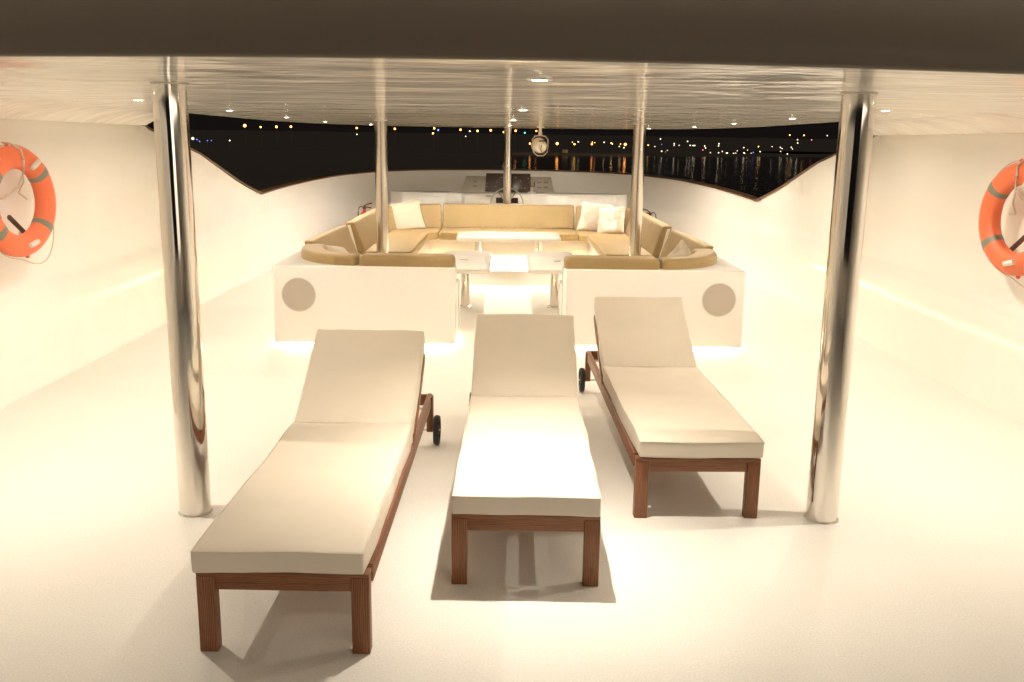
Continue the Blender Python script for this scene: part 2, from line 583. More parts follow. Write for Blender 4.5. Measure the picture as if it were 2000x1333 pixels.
column(1.61, 11.75, .078, ceil_z(1.6), 'slim looking steel column rising behind the right end of the tan sofa')
column(-.03, 16.15, .069, ceil_z(0), 'farthest steel column standing in front of the steering wheel')

# ================================================================== CEILING DOWNLIGHTS
def downlight(x, y, label, watts, spread=162, group='round ceiling downlights'):
    z = ceil_z(x)
    t = thing('ceiling_downlight', label, 'downlight', (x, y, z), 0, group)
    bm = bmesh.new(); lathe(bm, [(.033, -.0008), (.036, -.0035), (.050, -.0035), (.056, -.0015), (.057, .002)], 28, cap=False)
    link('trim_ring', bm, 'satin_steel', t)
    bm = bmesh.new(); lathe(bm, [(.0335, -.0032), (.026, -.0038), (.016, -.0042), (.001, -.0043)], 24, cap=False)
    link('lens', bm, 'lamp_lens', t)
    ld = bpy.data.lights.new('downlight_bulb', 'AREA')
    ld.shape = 'DISK'; ld.size = .06; ld.energy = watts; ld.color = WARM; ld.spread = R(spread)
    lo = bpy.data.objects.new('bulb', ld); col.objects.link(lo); lo.parent = t; lo.location = (0, 0, -.0055)
    if abs(x) > 1: t.scale = (.75, .75, 1)
    return t
CEN = [(.10, 4.05, 'large looking downlight in the ceiling nearest above the middle lounger'), (.09, 7.7, 'second central ceiling downlight counted from the near beam'),
       (.03, 11.1, 'third central ceiling downlight, left of the hanging searchlight'), (0.0, 14.4, 'farthest central ceiling downlight beside the helm column top')]
for (x, y, l), k in zip(CEN, (.72, .65, 1.0, 3.0)): downlight(x, y, l, DOWN_W * k, 84 if y < 5 else 150)
ORD = ['nearest', 'second', 'third', 'fourth', 'fifth', 'farthest']
SY = (4.55, 6.3, 8.35, 10.5, 12.7, 14.6)
SW = (1.15, .7, .65, .9, 1.4, 1.6)
for k, y in enumerate(SY):
    for s, L in ((-1, 'left'), (1, 'right')):
        downlight(s * (2.48 if y < 14 else 2.15), y, '%s downlight of the row along the %s ceiling edge' % (ORD[k], L), DOWN_W * SW[k])

# ================================================================== SUN LOUNGERS
LW, LF = .6456, 2.55
def make_lounger(loc, th, label, seed):
    t = thing('sun_lounger', label, 'sun lounger', (loc[0], loc[1], 0), -th, 'cream cushioned wooden sun loungers')
    hw = LW / 2
    for s in (-1, 1):
        link('leg', bx((s * (hw - .034), .026, .1545), (.068, .052, .309), .003), 'wood', t)
    link('front_rail', bx((0, .022, .281), (LW - .1365, .030, .056), .002), 'wood', t)
    link('top_rail', bx((0, .032, .3175), (LW, .060, .0155), .002), 'wood', t)
    for s in (-1, 1):
        link('side_rail', bx((s * (hw - .0155), LF / 2 + .05, .286), (.030, LF - .1, .074), .003), 'wood', t)
    bm = bmesh.new()
    for k in range(14):
        box(bm, (0, .12 + k * .103, .308), (LW - .066, .055, .016), .002)
    link('slats', bm, 'wood', t)
    bm = bmesh.new()
    box(bm, (0, 1.56, .29), (LW - .066, .05, .05), .002)
    link('cross_rail', bm, 'wood', t)
    link('cross_rail', bx((0, LF - .02, .286), (LW - .064, .03, .07), .002), 'wood', t)
    for s in (-1, 1):
        link('rear_leg', bx((s * (hw - .010), LF - .055, .205), (.040, .07, .228), .003), 'wood', t)
        w = thing('w', None, None)
        bpy.data.objects.remove(w)
        mt = Matrix.Translation((s * (hw + .034), LF - .055, .096)) @ Matrix.Rotation(PI / 2, 4, 'Y')
        bm = bmesh.new()
        lathe(bm, [(.076, -.017), (.088, -.018), (.095, -.010), (.0955, 0), (.095, .010), (.088, .018), (.076, .017), (.074, 0), (.076, -.017)], 40, mt, cap=False)
        ty = link('wheel', bm, 'rubber', t)
        bm = bmesh.new()
        lathe(bm, [(.012, -.014), (.030, -.012), (.036, -.004), (.074, -.005), (.0755, 0), (.074, .005), (.036, .004), (.030, .012), (.012, .014)], 32, mt)
        link('hub', bm, 'hub_plastic', ty)
    bm = bmesh.new(); tube(bm, [(-hw - .062, LF - .055, .096), (hw + .062, LF - .055, .096)], .006, 10)
    link('axle', bm, 'satin_steel', t)
    # backrest frame, hinged at y 1.53
    inc = math.atan2(.377, .62)
    Rm = Matrix.Rotation(inc, 4, 'X')
    def bk(x, a, n): return Vector((x, 1.545 + a * math.cos(inc) - n * math.sin(inc), .352 + a * math.sin(inc) + n * math.cos(inc)))
    bm = bmesh.new()
    for s in (-1, 1):
        c = bk(s * (hw - .012), .30, -.026)
        box(bm, c, (.024, .70, .045), .003, Rm.to_3x3())
    for k in range(7):
        c = bk(0, .02 + k * .1, -.012)
        box(bm, c, (LW - .05, .055, .014), .002, Rm.to_3x3())
    link('backrest_frame', bm, 'wood', t)
    bm = bmesh.new()
    for s in (-1, 1):
        p0 = bk(s * (hw - .07), .42, -.05)
        tube(bm, [p0, (s * (hw - .07), 2.28, .30)], .008, 8)
    tube(bm, [(-hw + .03, 2.28, .30), (hw - .03, 2.28, .30)], .008, 8)
    link('backrest_prop', bm, 'satin_steel', t)
    # seat cushion
    mw = .6325; L1 = 1.586
    def fs(p):
        x = p.x - mw / 2
        y = -.051 + p.y
        z = .347 - .018 * min(1, max(0, p.y) / .25) + p.z * (1 + .28 * min(1, max(0, p.y) / .25) + .06 * p.y / L1)
        return Vector((x, y, z))
    link('seat_cushion', rbox((mw, L1, .084), .009, (14, 34, 3), fs, seed, .006, 3.6, .003), 'canvas', t, smooth=40)
    # seams along the front and side edges of the seat cushion
    bm = bmesh.new()
    def seam(z, off=0.0):
        pts = []
        for k in range(0, 41):
            pts.append(fs(Vector((0 + .002, L1 - k / 40 * (L1 - .002), z))))
        for k in range(0, 25):
            pts.append(fs(Vector((.002 + k / 24 * (mw - .004), .001, z))))
        for k in range(0, 41):
            pts.append(fs(Vector((mw - .002, .002 + k / 40 * (L1 - .002), z))))
        return pts
    pts = seam(.082)
    s_ = Vector((seed * 7.1, seed * 3.3, 1.7))
    for q in range(len(pts)):
        p = pts[q]; lp = Vector((p.x + mw / 2, p.y + .051, .082))
        pts[q] = p + .006 * noise.noise_vector(lp * 3.6 + s_)
    tube(bm, pts, .0035, 6)
    link('piping', bm, 'canvas', t)
    L2 = .735
    def fb(p):
        q = bk(p.x - mw / 2, p.y + .010, p.z)
        return q
    link('back_cushion', rbox((mw, L2, .098), .013, (14, 16, 3), fb, seed + 5, .006, 3.4, .003), 'canvas', t, smooth=40)
    bm = bmesh.new()
    pts = [bk((k / 24 - .5) * (mw - .006), .001, .094) for k in range(25)]
    tube(bm, pts, .0035, 6)
    link('piping', bm, 'canvas', t)
    return t
make_lounger((-.851, 3.167), .0127, 'nearest sun lounger, at the left, cushion shaded beige with wheel showing at its right', 1)
make_lounger((.067, 3.731), .0131, 'middle sun lounger with brightly lit white seat cushion and dark shadow around its legs', 2)
make_lounger((.972, 4.497), -.0176, 'farthest sun lounger, at the right beside the right steel column, wheel showing at its left', 3)

# ================================================================== LIFE RINGS
def make_ring(s, yc, zc, label, blabel):
    xw = 3.625
    t = thing('life_ring', label, 'life ring', (s * xw, yc, zc), R(9) if s > 0 else PI - R(9), 'orange life rings on the side walls')
    # local frame: ring lies in the local y-z plane, wall is at +x
    Rr, rt, ofs = .308, .080, -.155
    def P(a, rr=Rr, x=ofs): return Vector((x, rr * math.cos(a), rr * math.sin(a)))
    bm = bmesh.new()
    n = 72
    rings = []
    for i in range(n):
        a = 2 * PI * i / n
        rings.append([bm.verts.new(P(a, Rr + rt * math.cos(2 * PI * k / 24), ofs + rt * .82 * math.sin(2 * PI * k / 24))) for k in range(24)])
    for i in range(n):
        for k in range(24): bm.faces.new((rings[i][k], rings[i][(k + 1) % 24], rings[(i + 1) % n][(k + 1) % 24], rings[(i + 1) % n][k]))
    link('ring_body', bm, 'orange_plastic', t, smooth=60)
    for q in (38, 142, 218, 322):
        bm = bmesh.new()
        rr = []
        for i in range(6):
            a = R(q) + (i / 5 - .5) * .17
            rr.append([bm.verts.new(P(a, Rr + (rt + .0018) * math.cos(2 * PI * k / 24), ofs + (rt * .82 + .0018) * math.sin(2 * PI * k / 24))) for k in range(24)])
        for A, B in zip(rr, rr[1:]):
            for k in range(24): bm.faces.new((A[k], A[(k + 1) % 24], B[(k + 1) % 24], B[k]))
        link('reflective_band', bm, 'grey_tape', t, smooth=60)
    # grab line around the outside, slack between four lugs
    bm = bmesh.new()
    pts = []
    for i in range(96):
        a = 2 * PI * i / 96
        sag = .006 + .075 * max(0, math.sin(2 * a - .3)) ** 2 * (1.0 if math.sin(a) < 0 else .15)
        p = P(a, Rr + rt + sag, ofs); p.z -= sag * .6 * (1 if math.sin(a) < .2 else 0)
        pts.append(p)
    tube(bm, pts, .0045, 6, closed=True)
    link('grab_line', bm, 'rope', t)
    for q in (82, 172, 262, 352):
        bm = bmesh.new()
        c = P(R(q), Rr + rt, ofs)
        tube(bm, [P(R(q) - .03, Rr + rt + .003), P(R(q) - .012, Rr + rt + .012), P(R(q) + .012, Rr + rt + .012), P(R(q) + .03, Rr + rt + .003)], .009, 8)
        link('lug', bm, 'orange_plastic', t)
    # rope wrapped over the top of the ring and hanging through the middle
    bm = bmesh.new()
    f = ofs - rt * .82
    pts = [(ofs + .05, .03, Rr + rt + .02), (ofs, .02, Rr + rt + .014), (f - .002, .0, Rr + .05), (f - .008, -.01, Rr - .02), (f + .0, -.005, Rr - rt - .03), (f + .02, .03, Rr - rt - .12), (ofs + .03, .09, Rr - rt - .20), (ofs + .05, .17, .02)]
    tube(bm, pts, .0075, 8)
    pts = [(f + .0, -.005, Rr - rt - .03), (f + .03, -.04, Rr - rt - .09), (ofs + .05, -.09, Rr - rt - .17), (ofs + .06, -.19, Rr - rt - .22)]
    tube(bm, pts, .006, 8)
    link('rope', bm, 'rope', t)
    # white toggle clip at upper side
    bm = bmesh.new()
    lathe(bm, [(.004, -.05), (.018, -.046), (.020, 0), (.018, .046), (.004, .05)], 16, Matrix.Translation(P(R(118), Rr - .02, f - .006)) @ Matrix.Rotation(R(60), 4, 'X'))
    link('toggle', bm, 'white_enamel', t)
    bm = bmesh.new()
    lathe(bm, [(.004, -.05), (.018, -.046), (.020, 0), (.018, .046), (.004, .05)], 16, Matrix.Translation(P(R(262), Rr - .01, f - .006)) @ Matrix.Rotation(R(75), 4, 'X'))
    link('toggle', bm, 'white_enamel', t)
    # bracket on the wall: vertical steel strap above, two angled arms below
    b = thing('life_ring_bracket', blabel, 'bracket', (s * xw, yc, zc), R(9) if s > 0 else PI - R(9), 'wall brackets holding the life rings')
    bm = bmesh.new()
    def strap(bm, p, q, w=.036, th=.007):
        p, q = Vector(p), Vector(q); d = q - p; m_ = (p + q) / 2
        ang = math.atan2(d.z, d.y)
        n_ = 10
        b2 = bmesh.new(); poly = []
        L = d.length / 2
        for k in range(n_ + 1): poly.append((L + w / 2 * math.cos(-PI / 2 + PI * k / n_), w / 2 * math.sin(-PI / 2 + PI * k / n_)))
        for k in range(n_ + 1): poly.append((-L + w / 2 * math.cos(PI / 2 + PI * k / n_), w / 2 * math.sin(PI / 2 + PI * k / n_)))
        prism(b2, poly, -th / 2, th / 2, .001)
        mt = Matrix(((0, 0, 1, m_.x), (math.cos(ang), -math.sin(ang), 0, m_.y), (math.sin(ang), math.cos(ang), 0, m_.z), (0, 0, 0, 1)))
        for v in b2.verts: v.co = mt @ v.co
        merge(bm, b2)
    strap(bm, (-.02, .0, Rr - .06), (-.02, .0, Rr + rt + .145))
    link('upper_strap', bm, 'satin_steel', b)
    for sg in (-1, 1):
        bm = bmesh.new()
        strap(bm, (-.045, sg * .205, -.245), (-.045, sg * .05, -.115), .036, .010)
        link('lower_arm', bm, 'brown_strap', b)
    for a_, b_ in (((0, -.2, -.24), (-.05, -.2, -.24)), ((0, .2, -.24), (-.05, .2, -.24)), ((0, 0, Rr + .05), (-.02, 0, Rr + .05))):
        link('stand_off', tube(bmesh.new(), [a_, b_], .012, 10), 'satin_steel', b)
make_ring(-1, 6.57, 1.45, 'orange life ring with grey bands on the left wall, cut by the photo edge', 'steel and brown wall bracket holding the left orange life ring')
make_ring(1, 6.33, 1.44, 'orange life ring with grey bands on the right wall, cut by the photo edge', 'steel and brown wall bracket holding the right orange life ring')

# ================================================================== SOFA
BY = 8.42      # front face of the two boxes
sofa = thing('sectional_sofa', 'large tan cushioned U shaped sofa with glossy white box ends and speakers', 'sofa', (0, 8.42, 0))
def sp(name, bm, mat, parent=None, smooth=30):
    for v in bm.verts: v.co.y -= 8.42
    return link(name, bm, mat, parent or sofa, smooth)
BT, BB = .765, .052
for s in (-1, 1):
    # box end facing aft, with a rounded inner corner
    poly = [(s * .50, BY + .03), (s * .53, BY), (s * 2.16, BY), (s * 2.19, BY + .03), (s * 2.19, 9.9), (s * 2.16, 15.3), (s * 1.75, 16.05), (s * 1.70, 16.05), (s * 2.10, 15.25), (s * 2.13, 9.9), (s * 2.06, 9.25), (s * 1.82, 8.87), (s * 1.40, 8.66), (s * .50, 8.66)]
    if s < 0: poly = poly[::-1]
    sp('base_panel', prism(bmesh.new(), poly, BB, BT, .006), 'gelcoat')
    # arm end wall at the aisle
    sp('arm_panel', bx((s * .53, 8.97, (BB + .55) / 2), (.06, .60, .55 - BB), .01), 'gelcoat')
    # plinth set back under the box
    poly = [(s * .60, BY + .10), (s * 2.07, BY + .10), (s * 2.07, 15.3), (s * 1.95, 15.3), (s * 1.95, 8.9), (s * .6, 8.9)]
    if s < 0: poly = poly[::-1]
    sp('plinth', prism(bmesh.new(), poly, 0, BB - .002), 'gelcoat')
    # round speaker
    mt = Matrix.Translation((s * 1.945, BY, .505)) @ Matrix.Rotation(PI / 2, 4, 'X')
    g = bmesh.new(); lathe(g, [(.148, -.01), (.152, .002), (.150, .006), (.138, .008), (.07, .009), (.001, .0095)], 48, mt, cap=False)
    gr = sp('speaker_grille', g, 'grille_cloth')
    g = bmesh.new(); lathe(g, [(.1505, -.002), (.1535, .004), (.1575, .005), (.160, .002), (.1605, -.002)], 48, mt, cap=False)
    sp('grille_rim', g, 'white_enamel', gr)
# rear back shell
sp('rear_panel', bx((0, 16.05, (BB + .80) / 2), (3.5, .05, .80 - BB), .01), 'gelcoat')
# seat bases
def seat_base(poly, name='seat_base', z0=.10, z1=.385):
    sp(name, prism(bmesh.new(), poly, z0, z1, .006), 'gelcoat')
def mir(poly, s): return poly if s > 0 else [(-x, y) for x, y in poly][::-1]
for s in (-1, 1):
    seat_base(mir([(1.29, 11.9), (2.10, 11.9), (2.10, 14.98), (1.29, 14.98)], s))
    seat_base(mir([(.57, 8.68), (1.35, 8.68), (1.80, 8.92), (2.02, 9.3), (2.10, 11.62), (1.35, 11.62), (1.35, 9.45), (.57, 9.45)], s))
seat_base([(-2.08, 15.0), (2.08, 15.0), (2.08, 15.3), (1.72, 15.98), (-1.72, 15.98), (-2.08, 15.3)])
for s in (-1, 1):
    sp('plinth', prism(bmesh.new(), mir([(1.42, 12.0), (2.0, 12.0), (2.0, 15.1), (1.42, 15.1)], s), 0, .098), 'gelcoat')
sp('plinth', bx((0, 15.5, .049), (3.6, .7, .098)), 'gelcoat')
# white divider boards at the aft end of the forward seats
for s in (-1, 1):
    g = bmesh.new()
    prism(g, [(0, .42), (.035, .42), (.145, .86), (.11, .86)], 0, .035, .004)
    for v in g.verts:
        v.co = Vector((s * (1.90 + v.co.x), 11.70 + v.co.z, v.co.y))
    sp('divider_board', g, 'gelcoat')
# seat cushions
def seatc(poly, z0=.388, z1=.50, name='seat_cushion'):
    g = prism(bmesh.new(), poly, z0, z1, .022, 3)
    return sp(name, g, 'tan_fabric', smooth=50)
for s in (-1, 1):
    seatc(mir([(1.255, 11.95), (1.93, 11.95), (1.93, 14.2), (1.95, 15.2), (1.115, 15.6), (1.115, 14.62), (1.255, 14.50)], s))
    seatc(mir([(.56, 8.93), (1.35, 8.93), (1.70, 9.1), (1.86, 9.5), (1.92, 11.62), (1.32, 11.62), (1.32, 9.48), (.56, 9.48)], s))
seatc([(-1.108, 14.60), (1.108, 14.60), (1.108, 15.62), (-1.108, 15.62)])
# back cushions
def slab(p0, p1, t_, z0, z1, lean, r=.03, seed=0, top=None):
    """upright cushion along plan line p0->p1; thickness t_ grows to the left of the direction; top leans outward by lean"""
    p0, p1 = Vector((*p0, 0)), Vector((*p1, 0))
    d = (p1 - p0); L = d.length; d.normalize(); n_ = Vector((-d.y, d.x, 0))
    def fn(p):
        return p0 + d * p.x + n_ * (p.y + lean * (p.z / (z1 - z0))) + Vector((0, 0, z0 + p.z))
    return rbox((L, t_, z1 - z0), r, (max(4, int(L / .12)), 3, 5), fn, seed, .005, 3.0)
# rear centre (direction +x, thickness towards +y)
sp('back_cushion', slab((-1.106, 15.52), (1.106, 15.52), .15, .46, .885, .16, seed=2), 'tan_fabric', smooth=60)
for s in (-1, 1):
    if s > 0:
        A = slab((1.120, 15.52), (1.76, 15.46), .15, .46, .88, .16, seed=3)
        C = slab((1.86, 11.97), (1.86, 14.9), .13, .48, .875, .14, seed=4)
    else:
        A = slab((-1.76, 15.46), (-1.120, 15.52), .15, .46, .88, .16, seed=5)
        C = slab((-1.86, 14.9), (-1.86, 11.97), .13, .48, .875, .14, seed=6)
    if s > 0:
        # thickness must grow outward (+x): mirror the direction
        A.free(); C.free()
        A = slab((1.120, 15.52), (1.76, 15.46), .15, .46, .88, .16, seed=3)
        C = slab((-1.86, 14.9), (-1.86, 11.97), .13, .48, .875, .14, seed=8)
        for v in C.verts: v.co.x *= -1
    # direction (-1.86,14.9)->(..,11.97) has left normal = +x ; flip so it leans outwards
    for v in C.verts:
        cx = -1.86 if s < 0 else 1.86
        v.co.x = cx - (v.co.x - cx)
    sp('back_cushion', A, 'tan_fabric', smooth=60)
    sp('back_cushion', C, 'tan_fabric', smooth=60)
    # diagonal corner piece
    D = slab((-1.90, 14.85), (-1.70, 15.50), .13, .46, .875, .13, seed=9)
    if s > 0:
        for v in D.verts: v.co.x *= -1
    sp('back_cushion', D, 'tan_fabric', smooth=60)
    # inner-facing cushion of the aft half
    E_ = slab((-1.94, 9.75), (-1.90, 11.66), .10, .48, .86, .14, .025, seed=10)
    if s > 0:
        for v in E_.verts: v.co.x *= -1
    sp('back_cushion', E_, 'tan_fabric', smooth=60)
# aft bolster cushions (lying behind the boxes' front edge)
def sweep_cushion(path, w, h, z0, r=.05, seed=0, name='bolster_cushion'):
    """path: plan polyline of the OUTER edge; cushion grows inwards (left of direction)"""
    P_ = [Vector((x, y, 0)) for x, y in path]
    cum = [0]
    for a, b_ in zip(P_, P_[1:]): cum.append(cum[-1] + (b_ - a).length)
    def at(sv):
        for i in range(len(P_) - 1):
            if sv <= cum[i + 1] or i == len(P_) - 2:
                tt = (sv - cum[i]) / (cum[i + 1] - cum[i])
                p = P_[i].lerp(P_[i + 1], tt)
                d0 = (P_[i + 1] - P_[i]).normalized()
                dp = (P_[i] - P_[i - 1]).normalized() if i > 0 else d0
                dn = (P_[i + 2] - P_[i + 1]).normalized() if i < len(P_) - 2 else d0
                d = ((dp + d0).lerp(d0 + dn, tt)).normalized()
                return p, Vector((-d.y, d.x, 0))
    def fn(p):
        q, n_ = at(p.x)
        return q + n_ * p.y + Vector((0, 0, z0 + p.z))
    g = rbox((cum[-1], w, h), r, (max(6, int(cum[-1] / .08)), 4, 4), fn, seed, .006, 3.2)
    return sp(name, g, 'tan_fabric', smooth=70)
arc = []
for k in range(0, 19):
    a = k / 18 * R(92)
    arc.append((1.43 + .69 * math.sin(a), 9.50 - .97 * math.cos(a) + .0))
for s in (1, -1):
    # straight
    g = [(.515, 8.50), (.8, 8.50), (1.1, 8.505), (1.405, 8.52)]
    if s > 0: sweep_cushion(g, .27, .40, .468, seed=11)
    else: sweep_cushion([(-x, y) for x, y in g][::-1], .27, .40, .468, seed=12)
    if s > 0: sweep_cushion(arc, .24, .39, .470, seed=13)
    else: sweep_cushion([(-x, y) for x, y in arc][::-1], .24, .39, .470, seed=14)
# LED tape under boxes and seats
def led(c, s_):
    sp('led_strip', bx(c, s_), 'led_tape')
for s in (-1, 1):
    led((s * 1.345, BY + .075, BB - .010), (1.55, .020, .012))
    led((s * .575, 8.85, BB - .010), (.020, .60, .012))
    led((s * 2.12, 11.9, BB - .010), (.020, 6.6, .012))
    led((s * 1.375, 13.5, .09), (.02, 3.0, .012))
led((0, 15.08, .09), (2.5, .02, .012))

# ------------------------------------------------------------------ pillows (rest on the sofa: things)
def pillow(loc, size, th_, rot, label, seed):
    t_ = bmesh.new()
    n = 22
    top, bot = [], []
    for sgn, st in ((1, top), (-1, bot)):
        for i in range(n + 1):
            row = []
            for j in range(n + 1):
                u, v = i / n * 2 - 1, j / n * 2 - 1
                e = (max(0, 1 - u * u) * max(0, 1 - v * v)) ** .42
                pin = 1 - .10 * (1 - abs(v) ** 2.0) * abs(u) ** 6
                pin2 = 1 - .10 * (1 - abs(u) ** 2.0) * abs(v) ** 6
                p = Vector((u * size / 2 * pin, v * size / 2 * pin2, sgn * th_ / 2 * e))
                if e > 0:
                    p.z += e * .018 * noise.noise(Vector((u * 1.8 + seed * 5, v * 1.8, sgn * 2)))
                    p.z += e * .006 * noise.noise(Vector((u * 5 + seed * 5, v * 5, sgn * 2)))
                row.append(t_.verts.new(p))
            st.append(row)
        for i in range(n):
            for j in range(n):
                t_.faces.new((st[i][j], st[i + 1][j], st[i + 1][j + 1], st[i][j + 1]))
    bmesh.ops.remove_doubles(t_, verts=t_.verts[:], dist=.0005)
    o = link('throw_pillow', t_, 'pillow_fabric', smooth=80)
    o.location = loc; o.rotation_euler = rot
    tag(o, label, 'pillow', 'white throw pillows on the sofa')
pillow((-1.66, 15.28, .70), .52, .17, (R(68), R(-8), R(22)), 'cream throw pillow in the left rear corner of the tan sofa', 1)
pillow((1.42, 15.30, .71), .52, .17, (R(70), R(7), R(-12)), 'cream throw pillow standing upright against the right rear backrest', 2)
pillow((1.66, 14.95, .69), .50, .16, (R(64), R(-9), R(-30)), 'tilted cream throw pillow leaning on its neighbour beside the right slim column', 3)
pillow((1.86, 9.95, .60), .46, .15, (R(75), R(38), R(-55)), 'pointed cream pillow half hidden behind the right aft bolster', 4)
pillow((-1.78, 9.72, .66), .46, .12, (R(40), R(10), R(60)), 'cream pillow barely showing behind the left curved bolster', 5)

# ================================================================== TABLES
def rrect(cx, cy, w, d, r, n=8):
    P_ = []
    for (sx, sy, a0) in ((1, 1, 0), (-1, 1, 90), (-1, -1, 180), (1, -1, 270)):
        for k in range(n + 1):
            a = R(a0 + 90 * k / n)
            P_.append((cx + sx * (w / 2 - r) + r * math.cos(a), cy + sy * (d / 2 - r) + r * math.sin(a)))
    return P_
def table(loc, w, d, zt, legs, label, fit, r=.14):
    t = thing('coffee_table', label, 'table', (loc[0], loc[1], 0), 0, 'white topped tables with steel pedestals')
    link('table_top', prism(bmesh.new(), rrect(0, 0, w, d, r), zt - .05, zt, .012, 3), 'gelcoat', t, smooth=50)
    for lx, ly in legs:
        bm = bmesh.new(); lathe(bm, [(.052, .008), (.052, zt - .052)], 32, Matrix.Translation((lx, ly, 0)), cap=False)
        lg = link('leg', bm, 'steel', t)
        bm = bmesh.new(); lathe(bm, [(.088, 0), (.088, .008), (.078, .014), (.054, .018)], 32, Matrix.Translation((lx, ly, 0)), cap=False)
        link('foot_flange', bm, 'steel', lg)
    g = bx((fit[0], fit[1], zt + .004), (.085, .10, .008), .003)
    link('steel_plate', g, 'satin_steel', t)
table((-.50, 10.70), .58, 1.75, .57, [(-.01, .06)], 'white pedestal table left of the aisle behind the left sofa box', (-.02, -.05))
table((.50, 10.75), .58, 1.75, .57, [(.045, .06)], 'white pedestal table right of the aisle behind the right sofa box', (.06, -.12))
table((0, 13.50), 1.50, 1.05, .585, [(-.455, .40), (.455, .40)], 'long white two legged table in front of the rear sofa seat', (0, .12), r=.20)

# ================================================================== HELM
hx = thing('helm_console', 'white helm console with dark instrument screens and grey switch panels at the bow', 'helm', (0, 17.2, 0))
def hp(name, bm, mat, parent=None, smooth=30):
    for v in bm.verts: v.co.y -= 17.2
    return link(name, bm, mat, parent or hx, smooth)
# lockers right across, shelf at z 1.0
poly = [(-2.2, 17.25), (-1.95, 17.02), (-.86, 16.95), (-.80, 16.86), (.68, 16.86), (.74, 16.95), (1.95, 17.02), (2.2, 17.25), (1.9, 17.62), (-1.9, 17.62)]
hp('cabinet', prism(bmesh.new(), poly, 0, 1.0, .025, 3), 'gelcoat', smooth=40)
for cx in (-1.32, 1.32):
    d_ = hp('locker_door', bx((cx, 16.975, .70), (.72, .012, .46), .004), 'gelcoat')
    g = bmesh.new(); tube(g, [(cx + .30, 16.968, .76), (cx + .30, 16.955, .76), (cx + .30, 16.955, .82), (cx + .30, 16.968, .82)], .005, 6)
    for v in g.verts: v.co.y -= 17.2
    link('handle', g, 'satin_steel', d_)
# dash: sloping
def dash(poly, y0, mat, name, th=.03, parent=None):
    """poly in (x, z) with the panel leaning back"""
    g = prism(bmesh.new(), poly, 0, th, .004)
    for v in g.verts:
        x, z, q = v.co.x, v.co.y, v.co.z
        v.co = Vector((x, y0 + (z - 1.0) * .28 - q, z))
    return hp(name, g, mat, parent)
dash([(-.90, 1.003), (.84, 1.003), (.78, 1.30), (-.78, 1.30)], 17.20, 'grey_panel', 'dashboard', .04)
scr = dash([(-.435, 1.02), (-.02, 1.02), (-.02, 1.355), (-.42, 1.355)], 17.155, 'dark_panel', 'screen', .02)
scr2 = dash([(-.012, 1.02), (.41, 1.02), (.395, 1.355), (-.012, 1.355)], 17.155, 'dark_panel', 'screen', .02)
random.seed(5)
for par, x0 in ((scr, -.40), (scr2, .03)):
    g = bmesh.new()
    for k in range(9):
        x = x0 + random.random() * .34; z = 1.06 + random.random() * .24
        b2 = bmesh.new(); prism(b2, [(x - .01, z - .006), (x + .01, z - .006), (x + .01, z + .006), (x - .01, z + .006)], 0, .004)
        for v in b2.verts: v.co = Vector((v.co.x, 17.1345 + (v.co.y - 1.0) * .28 - v.co.z, v.co.y))
        merge(g, b2)
    hp('gauge_lights', g, 'screen_mark', par)
for par_x, rows_ in ((-.62, ((0, 1.20), (0, 1.12))), (.62, ((-.06, 1.20), (.06, 1.20), (-.06, 1.11), (.06, 1.11)))):
    for dx, z in rows_:
        g = bmesh.new()
        for k in range(5):
            b2 = bmesh.new(); x = par_x + dx - .032 + k * .016
            prism(b2, [(x - .005, z - .014), (x + .005, z - .014), (x + .005, z + .010), (x - .005, z + .010)], 0, .004)
            for v in b2.verts: v.co = Vector((v.co.x, 17.1595 + (v.co.y - 1.0) * .28 - v.co.z, v.co.y))
            merge(g, b2)
        hp('switch_row', g, 'print_ink')
# instrument box behind the wheel
hp('instrument_panel', bx((-.03, 16.845, .885), (.40, .02, .10), .004), 'dark_panel')
hp('instrument_panel', bx((-.03, 16.845, .75), (.36, .02, .14), .004), 'dark_panel')
# steering wheel
wc = Vector((-.03, 16.60, .83))
wm = Matrix.Translation(wc) @ Matrix.Rotation(R(78), 4, 'X')
g = bmesh.new()
tube(g, [wm @ Vector((.29 * math.cos(2 * PI * k / 48), .29 * math.sin(2 * PI * k / 48), 0)) for k in range(48)], .013, 10, closed=True)
sw = hp('steering_wheel', g, 'satin_steel')
for k in range(5):
    a = R(54) + 2 * PI * k / 5
    g = bmesh.new(); tube(g, [wm @ Vector((.03 * math.cos(a), .03 * math.sin(a), -.02)), wm @ Vector((.285 * math.cos(a), .285 * math.sin(a), 0))], .008, 8)
    hp('spoke', g, 'steel', sw)
g = bmesh.new(); lathe(g, [(.045, -.20), (.045, -.04), (.05, -.02), (.04, .01), (.01, .015)], 24, wm); hp('hub', g, 'satin_steel', sw)
g = bmesh.new(); tube(g, [(-.30, 16.84, .955), (-.30, 16.70, .965), (-.40, 16.66, .975)], .012, 8, radii=[.012, .014, .018]); hp('throttle_lever', g, 'satin_steel')
g = bmesh.new()
lathe(g, [(.085, 0), (.075, .035), (.05, .045)], 24, Matrix.Translation((.42, 16.97, 1.0)))
box(g, (.42, 16.97, 1.08), (.055, .04, .09), .006)
cb = hp('control_head', g, 'white_enamel')
g = bmesh.new(); tube(g, [(.385, 16.97, 1.12), (.375, 16.95, 1.21)], .008, 8); tube(g, [(.455, 16.97, 1.12), (.465, 16.95, 1.21)], .008, 8)
tube(g, [(.385, 16.97, 1.125), (.455, 16.97, 1.125)], .007, 8)
hp('control_lever', g, 'black_plastic', cb)
g = bmesh.new(); lathe(g, [(.012, 0), (.014, .01), (.004, .02)], 10, Matrix.Translation((.375, 16.95, 1.21))); lathe(g, [(.012, 0), (.014, .01), (.004, .02)], 10, Matrix.Translation((.465, 16.95, 1.21)))
